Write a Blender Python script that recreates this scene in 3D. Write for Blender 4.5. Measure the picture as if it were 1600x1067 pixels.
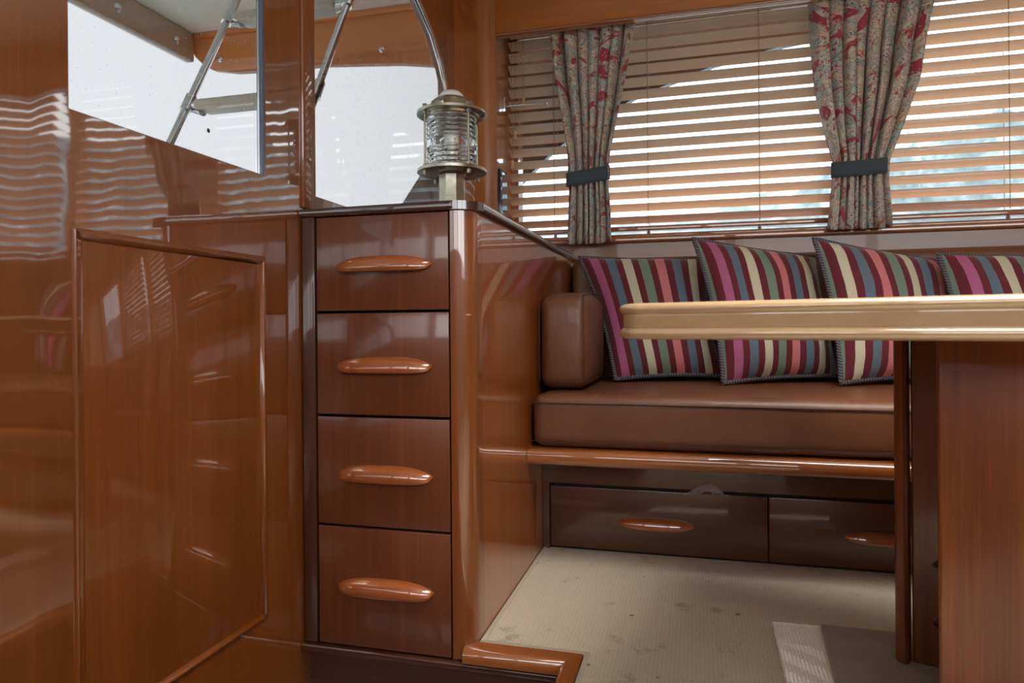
import bpy, bmesh, math, random
from mathutils import Vector, Matrix, noise
from math import sin, cos, pi, radians
random.seed(7)
for o in list(bpy.data.objects): bpy.data.objects.remove(o)
S = bpy.context.scene
COL = S.collection

# ------------------------------------------------------------ camera
cam = bpy.data.cameras.new('camera'); camo = bpy.data.objects.new('camera', cam); COL.objects.link(camo)
cam.sensor_width = 36.0; cam.lens = 1067/1600*36; cam.shift_y = -26.5/1600; cam.clip_start = .02; cam.clip_end = 500
YAW, ROLL, CAMZ = radians(14.96), 0.008, .70
Fv = Vector((-sin(YAW), cos(YAW), 0)); Rv = Vector((cos(YAW), sin(YAW), 0)); Zv = Vector((0, 0, 1))
Uc = Zv*cos(ROLL) + Rv*sin(ROLL); Rc = Rv*cos(ROLL) - Zv*sin(ROLL)
m = Matrix((Rc, Uc, -Fv)).transposed().to_4x4(); m.translation = (0, 0, CAMZ)
camo.matrix_world = m
cam.dof.use_dof = True; cam.dof.focus_distance = 1.65; cam.dof.aperture_fstop = 5.6
S.camera = camo

# ------------------------------------------------------------ world, sun, added fill lights, exposure
W = bpy.data.worlds.new('sky'); S.world = W; W.use_nodes = True
nt = W.node_tree; nt.nodes.clear()
wo = nt.nodes.new('ShaderNodeOutputWorld'); wb = nt.nodes.new('ShaderNodeBackground')
wb.inputs['Color'].default_value = (.97, .985, 1.0, 1); wb.inputs['Strength'].default_value = 5.0
nt.links.new(wb.outputs[0], wo.inputs[0])
sun = bpy.data.lights.new('sun', 'SUN'); sun.energy = 12.0; sun.angle = radians(6); sun.color = (1, .96, .93)
so = bpy.data.objects.new('sun', sun); COL.objects.link(so)
so.rotation_euler = Vector((.35, .62, .95)).to_track_quat('Z', 'Y').to_euler()
def area(name, loc, target, sx, sy, power, color=(1, .93, .85)):
    l = bpy.data.lights.new(name, 'AREA'); l.shape = 'RECTANGLE'; l.size = sx; l.size_y = sy; l.energy = power; l.color = color
    o = bpy.data.objects.new(name, l); COL.objects.link(o); o.location = loc
    o.rotation_euler = (Vector(loc)-Vector(target)).to_track_quat('Z', 'Y').to_euler()
    return o
cl = area('overhead_fill', (.62, .95, 2.09), (.62, .951, 0), 1.1, 1.0, 24); cl.data.spread = radians(95)  # unseen fill light, added to brighten carpet, seat and table
area('near_side_fill', (1.6, -1.5, 1.45), (-.2, 2.2, .5), 2.4, .8, 13, (.93, .96, 1))  # added cool fill from behind the camera, stands for no real fitting
S.view_settings.view_transform = 'Standard'; S.view_settings.look = 'None'
S.view_settings.exposure = 0.0; S.view_settings.gamma = 1.0; S.view_settings.use_curve_mapping = False

# ------------------------------------------------------------ materials
def newmat(name):
    M = bpy.data.materials.new(name); M.use_nodes = True
    n = M.node_tree; b = n.nodes['Principled BSDF']
    return M, n, b
def nd(n, t, **k):
    x = n.nodes.new(t)
    for a, v in k.items():
        if a in x.inputs.keys(): x.inputs[a].default_value = v
        else: setattr(x, a, v)
    return x
def ramp(n, stops, interp='LINEAR'):
    r = n.nodes.new('ShaderNodeValToRGB'); r.color_ramp.interpolation = interp
    e = r.color_ramp.elements
    while len(e) > 1: e.remove(e[0])
    e[0].position = stops[0][0]; e[0].color = (*stops[0][1], 1)
    for p, c in stops[1:]:
        x = e.new(p); x.color = (*c, 1)
    return r
def wood(name, light, dark, axis='Z', rough=.35, coat=1.0, ior=1.7, wave=0.0, wscale=6.0, fine=1.0, plank=0.0, crough=.03):
    M, n, b = newmat(name); L = n.links
    tc = nd(n, 'ShaderNodeTexCoord')
    def mapped(a, c):
        mp = nd(n, 'ShaderNodeMapping'); s = [c, c, c]; s['XYZ'.index(axis)] = a
        mp.inputs['Scale'].default_value = s; L.new(tc.outputs['Object'], mp.inputs['Vector']); return mp
    m1 = mapped(1.2, 34*fine); n1 = nd(n, 'ShaderNodeTexNoise', Scale=1.0, Detail=6.0, Roughness=.62, Distortion=.25); L.new(m1.outputs[0], n1.inputs['Vector'])
    m2 = mapped(5.0, 260*fine); n2 = nd(n, 'ShaderNodeTexNoise', Scale=1.0, Detail=3.0, Roughness=.6); L.new(m2.outputs[0], n2.inputs['Vector'])
    m3 = mapped(.5, 5.5); n3 = nd(n, 'ShaderNodeTexNoise', Scale=1.0, Detail=2.0); L.new(m3.outputs[0], n3.inputs['Vector'])
    a1 = nd(n, 'ShaderNodeMath', operation='MULTIPLY'); a1.inputs[1].default_value = .5; L.new(n1.outputs[0], a1.inputs[0])
    a2 = nd(n, 'ShaderNodeMath', operation='MULTIPLY_ADD'); a2.inputs[1].default_value = .26; L.new(n2.outputs[0], a2.inputs[0]); L.new(a1.outputs[0], a2.inputs[2])
    a3 = nd(n, 'ShaderNodeMath', operation='MULTIPLY_ADD'); a3.inputs[1].default_value = .3; L.new(n3.outputs[0], a3.inputs[0]); L.new(a2.outputs[0], a3.inputs[2])
    mid = tuple((p+q)/2 for p, q in zip(light, dark))
    r = ramp(n, [(.36, dark), (.53, mid), (.7, light)]); L.new(a3.outputs[0], r.inputs[0])
    L.new(r.outputs[0], b.inputs['Base Color'])
    b.inputs['Roughness'].default_value = rough
    b.inputs['Coat Weight'].default_value = coat; b.inputs['Coat Roughness'].default_value = crough; b.inputs['Coat IOR'].default_value = ior
    bp = nd(n, 'ShaderNodeBump', Strength=.25, Distance=.0004); L.new(n2.outputs[0], bp.inputs['Height']); L.new(bp.outputs[0], b.inputs['Normal'])
    if wave:
        mw = mapped(wscale*.45, wscale); nw = nd(n, 'ShaderNodeTexNoise', Scale=1.0, Detail=1.5, Roughness=.45); L.new(mw.outputs[0], nw.inputs['Vector'])
        bw = nd(n, 'ShaderNodeBump', Strength=1.0, Distance=wave); L.new(nw.outputs[0], bw.inputs['Height']); L.new(bw.outputs[0], b.inputs['Coat Normal'])
    return M
def plain(name, col, rough=.5, metal=0.0, bump=0.0, bscale=200.0, coat=0.0, spec=None, var=0.0, vscale=20.0):
    M, n, b = newmat(name); L = n.links
    b.inputs['Base Color'].default_value = (*col, 1); b.inputs['Roughness'].default_value = rough; b.inputs['Metallic'].default_value = metal
    b.inputs['Coat Weight'].default_value = coat
    tc = nd(n, 'ShaderNodeTexCoord')
    nn = nd(n, 'ShaderNodeTexNoise', Scale=vscale, Detail=4.0); L.new(tc.outputs['Object'], nn.inputs['Vector'])
    if var:
        r = ramp(n, [(.3, tuple(c*(1-var) for c in col)), (.7, tuple(min(1, c*(1+var)) for c in col))]); L.new(nn.outputs[0], r.inputs[0]); L.new(r.outputs[0], b.inputs['Base Color'])
    if bump:
        nb = nd(n, 'ShaderNodeTexNoise', Scale=bscale, Detail=3.0); L.new(tc.outputs['Object'], nb.inputs['Vector'])
        bp = nd(n, 'ShaderNodeBump', Strength=.6, Distance=bump); L.new(nb.outputs[0], bp.inputs['Height']); L.new(bp.outputs[0], b.inputs['Normal'])
    return M
def glass_pane(name, tint, spots=0.0):
    M = bpy.data.materials.new(name); M.use_nodes = True; n = M.node_tree; n.nodes.clear(); L = n.links
    o = nd(n, 'ShaderNodeOutputMaterial'); t = nd(n, 'ShaderNodeBsdfTransparent', Color=(*tint, 1)); g = nd(n, 'ShaderNodeBsdfGlossy', Roughness=.02)
    lw = nd(n, 'ShaderNodeLayerWeight', Blend=.5); pw = nd(n, 'ShaderNodeMath', operation='POWER'); pw.inputs[1].default_value = 4.0; L.new(lw.outputs['Facing'], pw.inputs[0])
    f = nd(n, 'ShaderNodeMath', operation='MULTIPLY_ADD'); f.inputs[1].default_value = .5; f.inputs[2].default_value = .03; L.new(pw.outputs[0], f.inputs[0])
    mx = nd(n, 'ShaderNodeMixShader'); L.new(f.outputs[0], mx.inputs[0]); L.new(t.outputs[0], mx.inputs[1]); L.new(g.outputs[0], mx.inputs[2])
    out = mx
    if spots:
        tc = nd(n, 'ShaderNodeTexCoord'); v = nd(n, 'ShaderNodeTexNoise', Scale=260.0, Detail=1.0); L.new(tc.outputs['Object'], v.inputs['Vector'])
        r = ramp(n, [(.73, (0, 0, 0)), (.78, (spots,)*3)]); L.new(v.outputs[0], r.inputs[0])
        d = nd(n, 'ShaderNodeBsdfDiffuse', Color=(.8, .8, .78, 1)); m2 = nd(n, 'ShaderNodeMixShader'); L.new(r.outputs[0], m2.inputs[0]); L.new(mx.outputs[0], m2.inputs[1]); L.new(d.outputs[0], m2.inputs[2]); out = m2
    L.new(out.outputs[0], o.inputs[0]); return M

TEAK = ((.40, .125, .028), (.20, .05, .012))
M_wall = wood('varnished_teak_wall', (.275, .079, .010), (.17, .044, .007), wave=.0012, wscale=9, ior=2.5)
M_panel = wood('varnished_teak_panel', (.28, .078, .010), (.16, .038, .006), wave=.0004, wscale=6, ior=1.5)
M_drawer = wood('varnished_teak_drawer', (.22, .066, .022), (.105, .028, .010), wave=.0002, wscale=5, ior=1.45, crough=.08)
M_post = wood('varnished_teak_post', (.28, .088, .020), (.17, .045, .011), wave=.0002, ior=1.8)
M_side = wood('varnished_teak_side', (.37, .105, .017), (.24, .06, .010), wave=.0003, wscale=5, ior=1.7)
M_dark = wood('dark_teak', (.10, .032, .014), (.045, .014, .007), axis='X', ior=1.6)
M_darkz = wood('dark_teak_upright', (.11, .036, .016), (.05, .016, .008), ior=1.6)
M_counter = wood('dark_counter_wood', (.055, .020, .014), (.03, .011, .009), axis='X', ior=1.8, wave=.0001)
M_trimx = wood('teak_trim', (.40, .13, .03), (.22, .06, .014), axis='X', ior=1.8)
M_pelmet = wood('teak_pelmet', (.62, .23, .045), (.44, .14, .024), axis='X', ior=1.5, fine=.35)
M_trimy = wood('teak_trim_aft', (.42, .13, .028), (.24, .065, .014), axis='Y', ior=1.8)
M_trimz = wood('teak_trim_upright', (.50, .18, .036), (.30, .09, .018), ior=1.8)
M_back = wood('lacquered_back_panel', (.27, .12, .05), (.18, .07, .028), axis='X', coat=.45, ior=1.4, wave=.0004)
M_handle = wood('varnished_handle', (.46, .13, .03), (.27, .065, .014), axis='X', ior=2.0, wave=.0)
M_table = wood('pale_table_edge', (.56, .38, .21), (.42, .27, .135), axis='X', ior=2.1, fine=.6)
M_ped = wood('table_leg_wood', (.27, .07, .013), (.10, .023, .006), coat=.6, crough=.12, ior=1.45, wave=.0006, wscale=6)
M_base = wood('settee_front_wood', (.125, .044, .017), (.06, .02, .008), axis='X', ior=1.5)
M_slat = wood('blind_slat_wood', (.66, .47, .33), (.55, .37, .25), axis='X', rough=.45, coat=.25, ior=1.5)
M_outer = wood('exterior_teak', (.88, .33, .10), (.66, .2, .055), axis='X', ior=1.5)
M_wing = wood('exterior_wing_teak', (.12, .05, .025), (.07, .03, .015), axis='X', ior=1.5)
M_leather_d = plain('brown_leather', (.165, .063, .028), .40, bump=.0012, bscale=420, coat=.12, var=.22, vscale=5)
M_leather = M_leather_d
M_seam = plain('leather_seam', (.05, .02, .012), .6)
M_brass = plain('nickel_brass', (.46, .44, .36), .28, 1.0, bump=.0006, bscale=60, var=.25, vscale=40)
M_brassd = plain('aged_brass', (.32, .30, .21), .4, 1.0, var=.3, vscale=60)
M_chrome = plain('chrome', (.75, .77, .8), .12, 1.0)
M_tread = plain('wrapped_tread', (.66, .60, .50), .35, coat=.6, var=.15, vscale=12)
M_gasket = plain('window_gasket', (.10, .14, .2), .35, coat=.3)
M_black = plain('black_gloss', (.01, .012, .016), .1, coat=1.0)
M_band = plain('slate_blue_cotton', (.055, .08, .10), .9, bump=.0008, bscale=900)
M_navy = plain('navy_cotton', (.035, .065, .095), .9, bump=.0008, bscale=900, var=.2)
M_cord = plain('blind_cord', (.26, .19, .14), .8)
M_tassel = plain('wood_tassel', (.62, .36, .2), .4, coat=.5)
M_ceil = plain('cream_headliner', (.88, .83, .74), .7)
M_white = plain('white_fibreglass', (.88, .93, .89), .35, coat=.3, var=.05, vscale=2)
M_plate = plain('grey_table_base', (.36, .34, .32), .5, bump=.0003, bscale=700, var=.08)
M_lace = plain('cream_crochet', (.90, .86, .76), .9)
M_binding = plain('carpet_binding', (.50, .44, .34), .9, bump=.001, bscale=800)
M_dirt = plain('dark_stain', (.03, .04, .05), .6)
M_gap = plain('shadow_gap', (.012, .006, .004), .9)
M_clear = glass_pane('clear_glass', (.80, .82, .82)); M_clear_s = glass_pane('spotted_glass', (.41, .415, .42), .3)
M_clear_b = glass_pane('aft_glass', (.41, .415, .42))

def carpet():
    M, n, b = newmat('cream_berber_carpet'); L = n.links
    tc = nd(n, 'ShaderNodeTexCoord'); sx = nd(n, 'ShaderNodeSeparateXYZ'); L.new(tc.outputs['Object'], sx.inputs[0])
    def s(sock, k, off=0.0):
        a = nd(n, 'ShaderNodeMath', operation='MULTIPLY_ADD'); a.inputs[1].default_value = k; a.inputs[2].default_value = off; L.new(sock, a.inputs[0])
        c = nd(n, 'ShaderNodeMath', operation='SINE'); L.new(a.outputs[0], c.inputs[0]); return c
    rows = s(sx.outputs[0], 2*pi/.0085); dots = s(sx.outputs[1], 2*pi/.0065)
    mm = nd(n, 'ShaderNodeMath', operation='MULTIPLY'); L.new(rows.outputs[0], mm.inputs[0]); L.new(dots.outputs[0], mm.inputs[1])
    ad = nd(n, 'ShaderNodeMath', operation='MULTIPLY_ADD'); ad.inputs[1].default_value = .3; L.new(rows.outputs[0], ad.inputs[0]); L.new(mm.outputs[0], ad.inputs[2])
    no = nd(n, 'ShaderNodeTexNoise', Scale=300.0, Detail=2.0); L.new(tc.outputs['Object'], no.inputs['Vector'])
    ad2 = nd(n, 'ShaderNodeMath', operation='MULTIPLY_ADD'); ad2.inputs[1].default_value = 1.6; L.new(no.outputs[0], ad2.inputs[0]); L.new(ad.outputs[0], ad2.inputs[2])
    r = ramp(n, [(0.0, (.42, .35, .25)), (.3, (.66, .58, .45)), (1.0, (.78, .70, .57))])
    mr = nd(n, 'ShaderNodeMapRange'); mr.inputs[1].default_value = -1.0; mr.inputs[2].default_value = 2.4; L.new(ad2.outputs[0], mr.inputs[0]); L.new(mr.outputs[0], r.inputs[0])
    st = nd(n, 'ShaderNodeTexNoise', Scale=9.0, Detail=5.0, Roughness=.65); L.new(tc.outputs['Object'], st.inputs['Vector'])
    sr = ramp(n, [(.60, (1, 1, 1)), (.72, (.62, .6, .56))]); L.new(st.outputs[0], sr.inputs[0])
    st2 = nd(n, 'ShaderNodeTexVoronoi', Scale=9.0); L.new(tc.outputs['Object'], st2.inputs['Vector'])
    sr2 = ramp(n, [(.035, (.45, .4, .34)), (.07, (1, 1, 1))]); L.new(st2.outputs['Distance'], sr2.inputs[0])
    mx = nd(n, 'ShaderNodeMix', data_type='RGBA', blend_type='MULTIPLY'); mx.inputs[0].default_value = 1; L.new(r.outputs[0], mx.inputs[6]); L.new(sr.outputs[0], mx.inputs[7])
    mx2 = nd(n, 'ShaderNodeMix', data_type='RGBA', blend_type='MULTIPLY'); mx2.inputs[0].default_value = 1; L.new(mx.outputs[2], mx2.inputs[6]); L.new(sr2.outputs[0], mx2.inputs[7])
    L.new(mx2.outputs[2], b.inputs['Base Color']); b.inputs['Roughness'].default_value = .95; b.inputs['Specular IOR Level'].default_value = .1
    bp = nd(n, 'ShaderNodeBump', Strength=.8, Distance=.0018); L.new(ad2.outputs[0], bp.inputs['Height']); L.new(bp.outputs[0], b.inputs['Normal'])
    return M
M_carpet = carpet()

def paisley(seed):
    M, n, b = newmat('paisley_cotton_%s' % 'ab'[seed]); L = n.links
    uv = nd(n, 'ShaderNodeTexCoord'); mp = nd(n, 'ShaderNodeMapping'); mp.inputs['Location'].default_value = (seed*3.7, seed*1.3, 0); L.new(uv.outputs['UV'], mp.inputs[0])
    def nz(scale, dist, det=2.0):
        x = nd(n, 'ShaderNodeTexNoise', Scale=scale, Detail=det, Distortion=dist, Roughness=.5); L.new(mp.outputs[0], x.inputs['Vector']); return x
    big = nz(9.0, 1.2); base = ramp(n, [(.36, (.40, .58, .60)), (.45, (.54, .63, .55)), (.55, (.68, .66, .52)), (.66, (.44, .56, .48))]); L.new(big.outputs[0], base.inputs[0])
    def over(prev, mask, col):
        mx = nd(n, 'ShaderNodeMix', data_type='RGBA'); L.new(mask.outputs[0], mx.inputs[0]); L.new(prev, mx.inputs[6]); mx.inputs[7].default_value = (*col, 1); return mx.outputs[2]
    c = base.outputs[0]
    bands = nz(11.0, 3.0)
    k = ramp(n, [(.395, (0, 0, 0)), (.402, (1, 1, 1)), (.42, (1, 1, 1)), (.43, (0, 0, 0))]); L.new(bands.outputs[0], k.inputs[0]); c = over(c, k, (.60, .20, .13))
    k = ramp(n, [(.485, (0, 0, 0)), (.495, (1, 1, 1)), (.515, (1, 1, 1)), (.525, (0, 0, 0))]); L.new(bands.outputs[0], k.inputs[0]); c = over(c, k, (.44, .05, .08))
    k = ramp(n, [(.565, (0, 0, 0)), (.575, (1, 1, 1)), (.60, (1, 1, 1)), (.615, (0, 0, 0))]); L.new(bands.outputs[0], k.inputs[0]); c = over(c, k, (.20, .30, .34))
    med = nz(6.0, 2.5); k = ramp(n, [(.60, (0, 0, 0)), (.615, (1, 1, 1))]); L.new(med.outputs[0], k.inputs[0]); c = over(c, k, (.40, .05, .08))
    k = ramp(n, [(.34, (1, 1, 1)), (.355, (0, 0, 0))]); L.new(med.outputs[0], k.inputs[0]); c = over(c, k, (.34, .16, .10))
    fin = nz(40.0, 2.0); k = ramp(n, [(.60, (0, 0, 0)), (.63, (1, 1, 1))]); L.new(fin.outputs[0], k.inputs[0]); c = over(c, k, (.42, .32, .22))
    k = ramp(n, [(.33, (1, 1, 1)), (.35, (0, 0, 0))]); L.new(fin.outputs[0], k.inputs[0]); c = over(c, k, (.33, .06, .07))
    L.new(c, b.inputs['Base Color']); b.inputs['Roughness'].default_value = .75; b.inputs['Sheen Weight'].default_value = .2
    tr = nd(n, 'ShaderNodeBsdfTranslucent'); L.new(c, tr.inputs['Color']); mx = nd(n, 'ShaderNodeMixShader'); mx.inputs[0].default_value = .06
    L.new(b.outputs[0], mx.inputs[1]); L.new(tr.outputs[0], mx.inputs[2]); L.new(mx.outputs[0], n.nodes['Material Output'].inputs['Surface'])
    return M

MAR = (.13, .012, .024); PUR = (.42, .11, .25); BLU = (.11, .165, .22); CRE = (.60, .56, .42); SAG = (.17, .25, .20); SAL = (.60, .19, .20)
def stripes(name, seq):
    M, n, b = newmat(name); L = n.links
    tc = nd(n, 'ShaderNodeTexCoord'); sx = nd(n, 'ShaderNodeSeparateXYZ'); L.new(tc.outputs['UV'], sx.inputs[0])
    stops = []; tot = sum(w for _, w in seq); p = 0.0
    for c, w in seq: stops.append((p/tot, c)); p += w
    prev = None
    # a colour ramp holds 32 stops
    r = ramp(n, stops[:32], 'CONSTANT'); L.new(sx.outputs[0], r.inputs[0])
    no = nd(n, 'ShaderNodeTexNoise', Scale=700.0, Detail=1.0); L.new(tc.outputs['Object'], no.inputs['Vector'])
    L.new(r.outputs[0], b.inputs['Base Color']); b.inputs['Roughness'].default_value = .85
    b.inputs['Sheen Weight'].default_value = .35; b.inputs['Sheen Roughness'].default_value = .4
    bp = nd(n, 'ShaderNodeBump', Strength=.4, Distance=.0006); L.new(no.outputs[0], bp.inputs['Height']); L.new(bp.outputs[0], b.inputs['Normal'])
    return M
def rope_mat():
    M, n, b = newmat('twisted_cord_trim'); L = n.links
    tc = nd(n, 'ShaderNodeTexCoord'); wv = nd(n, 'ShaderNodeTexWave', Scale=.5, Distortion=0.0, bands_direction='DIAGONAL'); L.new(tc.outputs['UV'], wv.inputs['Vector'])
    r = ramp(n, [(.3, (.035, .05, .075)), (.55, (.09, .10, .13)), (.8, (.2, .15, .17))]); L.new(wv.outputs['Fac'], r.inputs[0]); L.new(r.outputs[0], b.inputs['Base Color']); b.inputs['Roughness'].default_value = .7
    bp = nd(n, 'ShaderNodeBump', Strength=.8, Distance=.002); L.new(wv.outputs['Fac'], bp.inputs['Height']); L.new(bp.outputs[0], b.inputs['Normal'])
    return M
M_rope = rope_mat()
def lens_mat():
    M, n, b = newmat('ribbed_lens_glass')
    b.inputs['Base Color'].default_value = (.96, .99, .99, 1); b.inputs['Roughness'].default_value = .03; b.inputs['Transmission Weight'].default_value = 1; b.inputs['IOR'].default_value = 1.46
    return M
M_lens = lens_mat()
def hill_mat():
    M, n, b = newmat('distant_wooded_shore'); L = n.links
    tc = nd(n, 'ShaderNodeTexCoord'); a = nd(n, 'ShaderNodeTexNoise', Scale=.35, Detail=8.0, Roughness=.7); L.new(tc.outputs['Object'], a.inputs['Vector'])
    r = ramp(n, [(.38, (.13, .19, .21)), (.5, (.2, .27, .29)), (.58, (.32, .40, .44)), (.64, (.6, .65, .68))]); L.new(a.outputs[0], r.inputs[0]); L.new(r.outputs[0], b.inputs['Base Color']); b.inputs['Roughness'].default_value = 1  # blue-grey stops put the distance haze into the tree colour
    return M
M_hill = hill_mat()
M_water = plain('harbour_water', (.10, .16, .18), .15, bump=.08, bscale=1.5)
M_deck = wood('teak_deck', (.80, .76, .68), (.72, .67, .58), axis='X', coat=0)

# ------------------------------------------------------------ mesh helpers
def tag(o, label=None, cat=None, group=None, kind=None):
    if label: o['label'] = label
    if cat: o['category'] = cat
    if group: o['group'] = group
    if kind: o['kind'] = kind
    return o
def wloc(p):
    v = Vector((0, 0, 0))
    while p is not None: v = v + p.location; p = p.parent
    return v
def thing(name, loc, label, cat, group=None):
    o = bpy.data.objects.new(name, None); o.location = loc; o.empty_display_size = .05; COL.objects.link(o)
    return tag(o, label, cat, group)
def obj(name, bm, mat, parent=None, smooth=40, origin=None, label=None):
    me = bpy.data.meshes.new(name)
    off = wloc(parent)
    loc = Vector((0, 0, 0))
    if origin is not None: loc = Vector(origin) - off
    bmesh.ops.translate(bm, verts=bm.verts, vec=-(off+loc))
    bmesh.ops.recalc_face_normals(bm, faces=bm.faces)
    bm.to_mesh(me); bm.free()
    me.materials.append(mat)
    if smooth:
        for p in me.polygons: p.use_smooth = True
        me.set_sharp_from_angle(angle=radians(smooth))
    o = bpy.data.objects.new(name, me); COL.objects.link(o); o.parent = parent; o.location = loc
    if label: o['label'] = label
    return o
def struct(name, bm, mat, parent=None, smooth=40):
    o = obj(name, bm, mat, parent, smooth)
    if parent is None: o['kind'] = 'structure'
    return o
def B(): return bmesh.new()
def box(bm, x0, x1, y0, y1, z0, z1, bev=0.0, seg=2):
    r = bmesh.ops.create_cube(bm, size=1)
    vs = r['verts']
    for v in vs:
        v.co = Vector((x0 if v.co.x < 0 else x1, y0 if v.co.y < 0 else y1, z0 if v.co.z < 0 else z1))
    if bev:
        es = {e for v in vs for e in v.link_edges}
        bmesh.ops.bevel(bm, geom=list(es), offset=bev, segments=seg, profile=.5, affect='EDGES')
    return bm
def BX(*a, **k): return box(B(), *a, **k)
def prism(bm, pts, axis, a, b, bev=0.0, seg=2):
    """outline pts (2-D) extruded along axis from a to b"""
    def mk(p, t):
        return {'X': (t, p[0], p[1]), 'Y': (p[0], t, p[1]), 'Z': (p[0], p[1], t)}[axis]
    v0 = [bm.verts.new(mk(p, a)) for p in pts]; v1 = [bm.verts.new(mk(p, b)) for p in pts]
    n = len(pts); bm.faces.new(v0); bm.faces.new(v1[::-1])
    for i in range(n): bm.faces.new((v0[i], v0[(i+1) % n], v1[(i+1) % n], v1[i]))
    if bev:
        es = [e for e in bm.edges if all(v in v0 for v in e.verts) or all(v in v1 for v in e.verts)]
        bmesh.ops.bevel(bm, geom=es, offset=bev, segments=seg, profile=.5, affect='EDGES')
    return bm
def frames(path, closed=False):
    n = len(path); T = []
    for i in range(n):
        if closed: t = path[(i+1) % n]-path[i-1]
        else: t = path[min(i+1, n-1)]-path[max(i-1, 0)]
        T.append(t.normalized())
    return T
def tube(bm, path, r, sides=10, closed=False, up=None, uvlay=None, ulen=1.0, flat=1.0):
    path = [Vector(p) for p in path]; T = frames(path, closed); n = len(path)
    ref = Vector(up) if up else (Vector((0, 0, 1)) if abs(T[0].z) < .9 else Vector((1, 0, 0)))
    u = (ref - T[0]*ref.dot(T[0])).normalized(); rings = []; L = [0.0]
    for i in range(n):
        u = (u - T[i]*u.dot(T[i])).normalized(); w = T[i].cross(u)
        rr = r[i] if isinstance(r, (list, tuple)) else r
        rings.append([bm.verts.new(path[i] + (u*cos(2*pi*k/sides)*flat + w*sin(2*pi*k/sides))*rr) for k in range(sides)])
        if i: L.append(L[-1] + (path[i]-path[i-1]).length)
    m = n if closed else n-1
    for i in range(m):
        a, b = rings[i], rings[(i+1) % n]
        for k in range(sides):
            f = bm.faces.new((a[k], a[(k+1) % sides], b[(k+1) % sides], b[k]))
            if uvlay:
                l1 = L[i]; l2 = L[i+1] if i+1 < n else L[i] + (path[0]-path[i]).length
                for lp, uvc in zip(f.loops, ((l1, k/sides), (l1, (k+1)/sides), (l2, (k+1)/sides), (l2, k/sides))):
                    lp[uvlay].uv = (uvc[0]*ulen, uvc[1]*3)
    if not closed: bm.faces.new(rings[0][::-1]); bm.faces.new(rings[-1])
    return bm
def lathe(bm, prof, cx, cy, seg=32, phase=0.0):
    rings = []
    for r, z in prof:
        rings.append([bm.verts.new((cx+r*cos(2*pi*k/seg+phase), cy+r*sin(2*pi*k/seg+phase), z)) for k in range(seg)])
    for a, b in zip(rings, rings[1:]):
        for k in range(seg): bm.faces.new((a[k], a[(k+1) % seg], b[(k+1) % seg], b[k]))
    bm.faces.new(rings[0][::-1]); bm.faces.new(rings[-1])
    return bm
def rrect(x0, x1, z0, z1, r, seg=6, corners=(1, 1, 1, 1)):
    """corners: lower-left, lower-right, upper-right, upper-left"""
    out = []
    for (cx, cz, a0), on, (px, pz) in zip(((x0+r, z0+r, pi), (x1-r, z0+r, 1.5*pi), (x1-r, z1-r, 0), (x0+r, z1-r, .5*pi)), corners, ((x0, z0), (x1, z0), (x1, z1), (x0, z1))):
        if on: out += [(cx+r*cos(a0+.5*pi*k/seg), cz+r*sin(a0+.5*pi*k/seg)) for k in range(seg+1)]
        else: out.append((px, pz))
    return out
def copy_tree(o, parent=None):
    c = o.copy(); COL.objects.link(c); c.parent = parent
    for ch in list(o.children): copy_tree(ch, c)
    return c

XL, XS, YF, YW = -.881, -.464, 1.404, 2.85      # aft wall, cabinet side, cabinet front, blinds

# ------------------------------------------------------------ room: left (aft) wall with two windows
def holed_wall(bm, x0, x1, ylo, yhi, zlo, zhi, holes):
    """wall in the YZ plane as grid cells around rectangular holes (y0,y1,z0,z1)"""
    ys = sorted({ylo, yhi, *[h[0] for h in holes], *[h[1] for h in holes]}); zs = sorted({zlo, zhi, *[h[2] for h in holes], *[h[3] for h in holes]})
    for a, b in zip(ys, ys[1:]):
        for c, d in zip(zs, zs[1:]):
            if any(h[0] <= (a+b)/2 <= h[1] and h[2] <= (c+d)/2 <= h[3] for h in holes): continue
            box(bm, x0, x1, a, b, c, d)
    bmesh.ops.remove_doubles(bm, verts=bm.verts, dist=1e-5)
    return bm
W1 = (.797, 1.274, 1.020, 1.80)
W3 = (-1.25, -.25, 1.20, 1.80)
W2 = (1.462, 2.40, 1.013, 1.92)
bm = B(); holed_wall(bm, XL-.022, XL, -1.6, 2.48, -.40, 2.12, [W1, W2, W3])
wall_left = struct('wall_left', bm, M_wall)
# arched upper corner of the second window, filled with wood
arc = [(2.40, 1.45), (2.395, 1.50), (2.367, 1.578), (2.315, 1.645), (2.235, 1.715), (2.102, 1.775), (1.95, 1.835), (1.80, 1.87), (1.62, 1.90), (1.462, 1.92)]
bm = B(); prism(bm, [(y, z) for y, z in arc] + [(1.462, 1.93), (2.41, 1.93), (2.41, 1.45)], 'X', XL-.022, XL-.0005)
obj('arch_board', bm, M_wall, wall_left)
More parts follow.
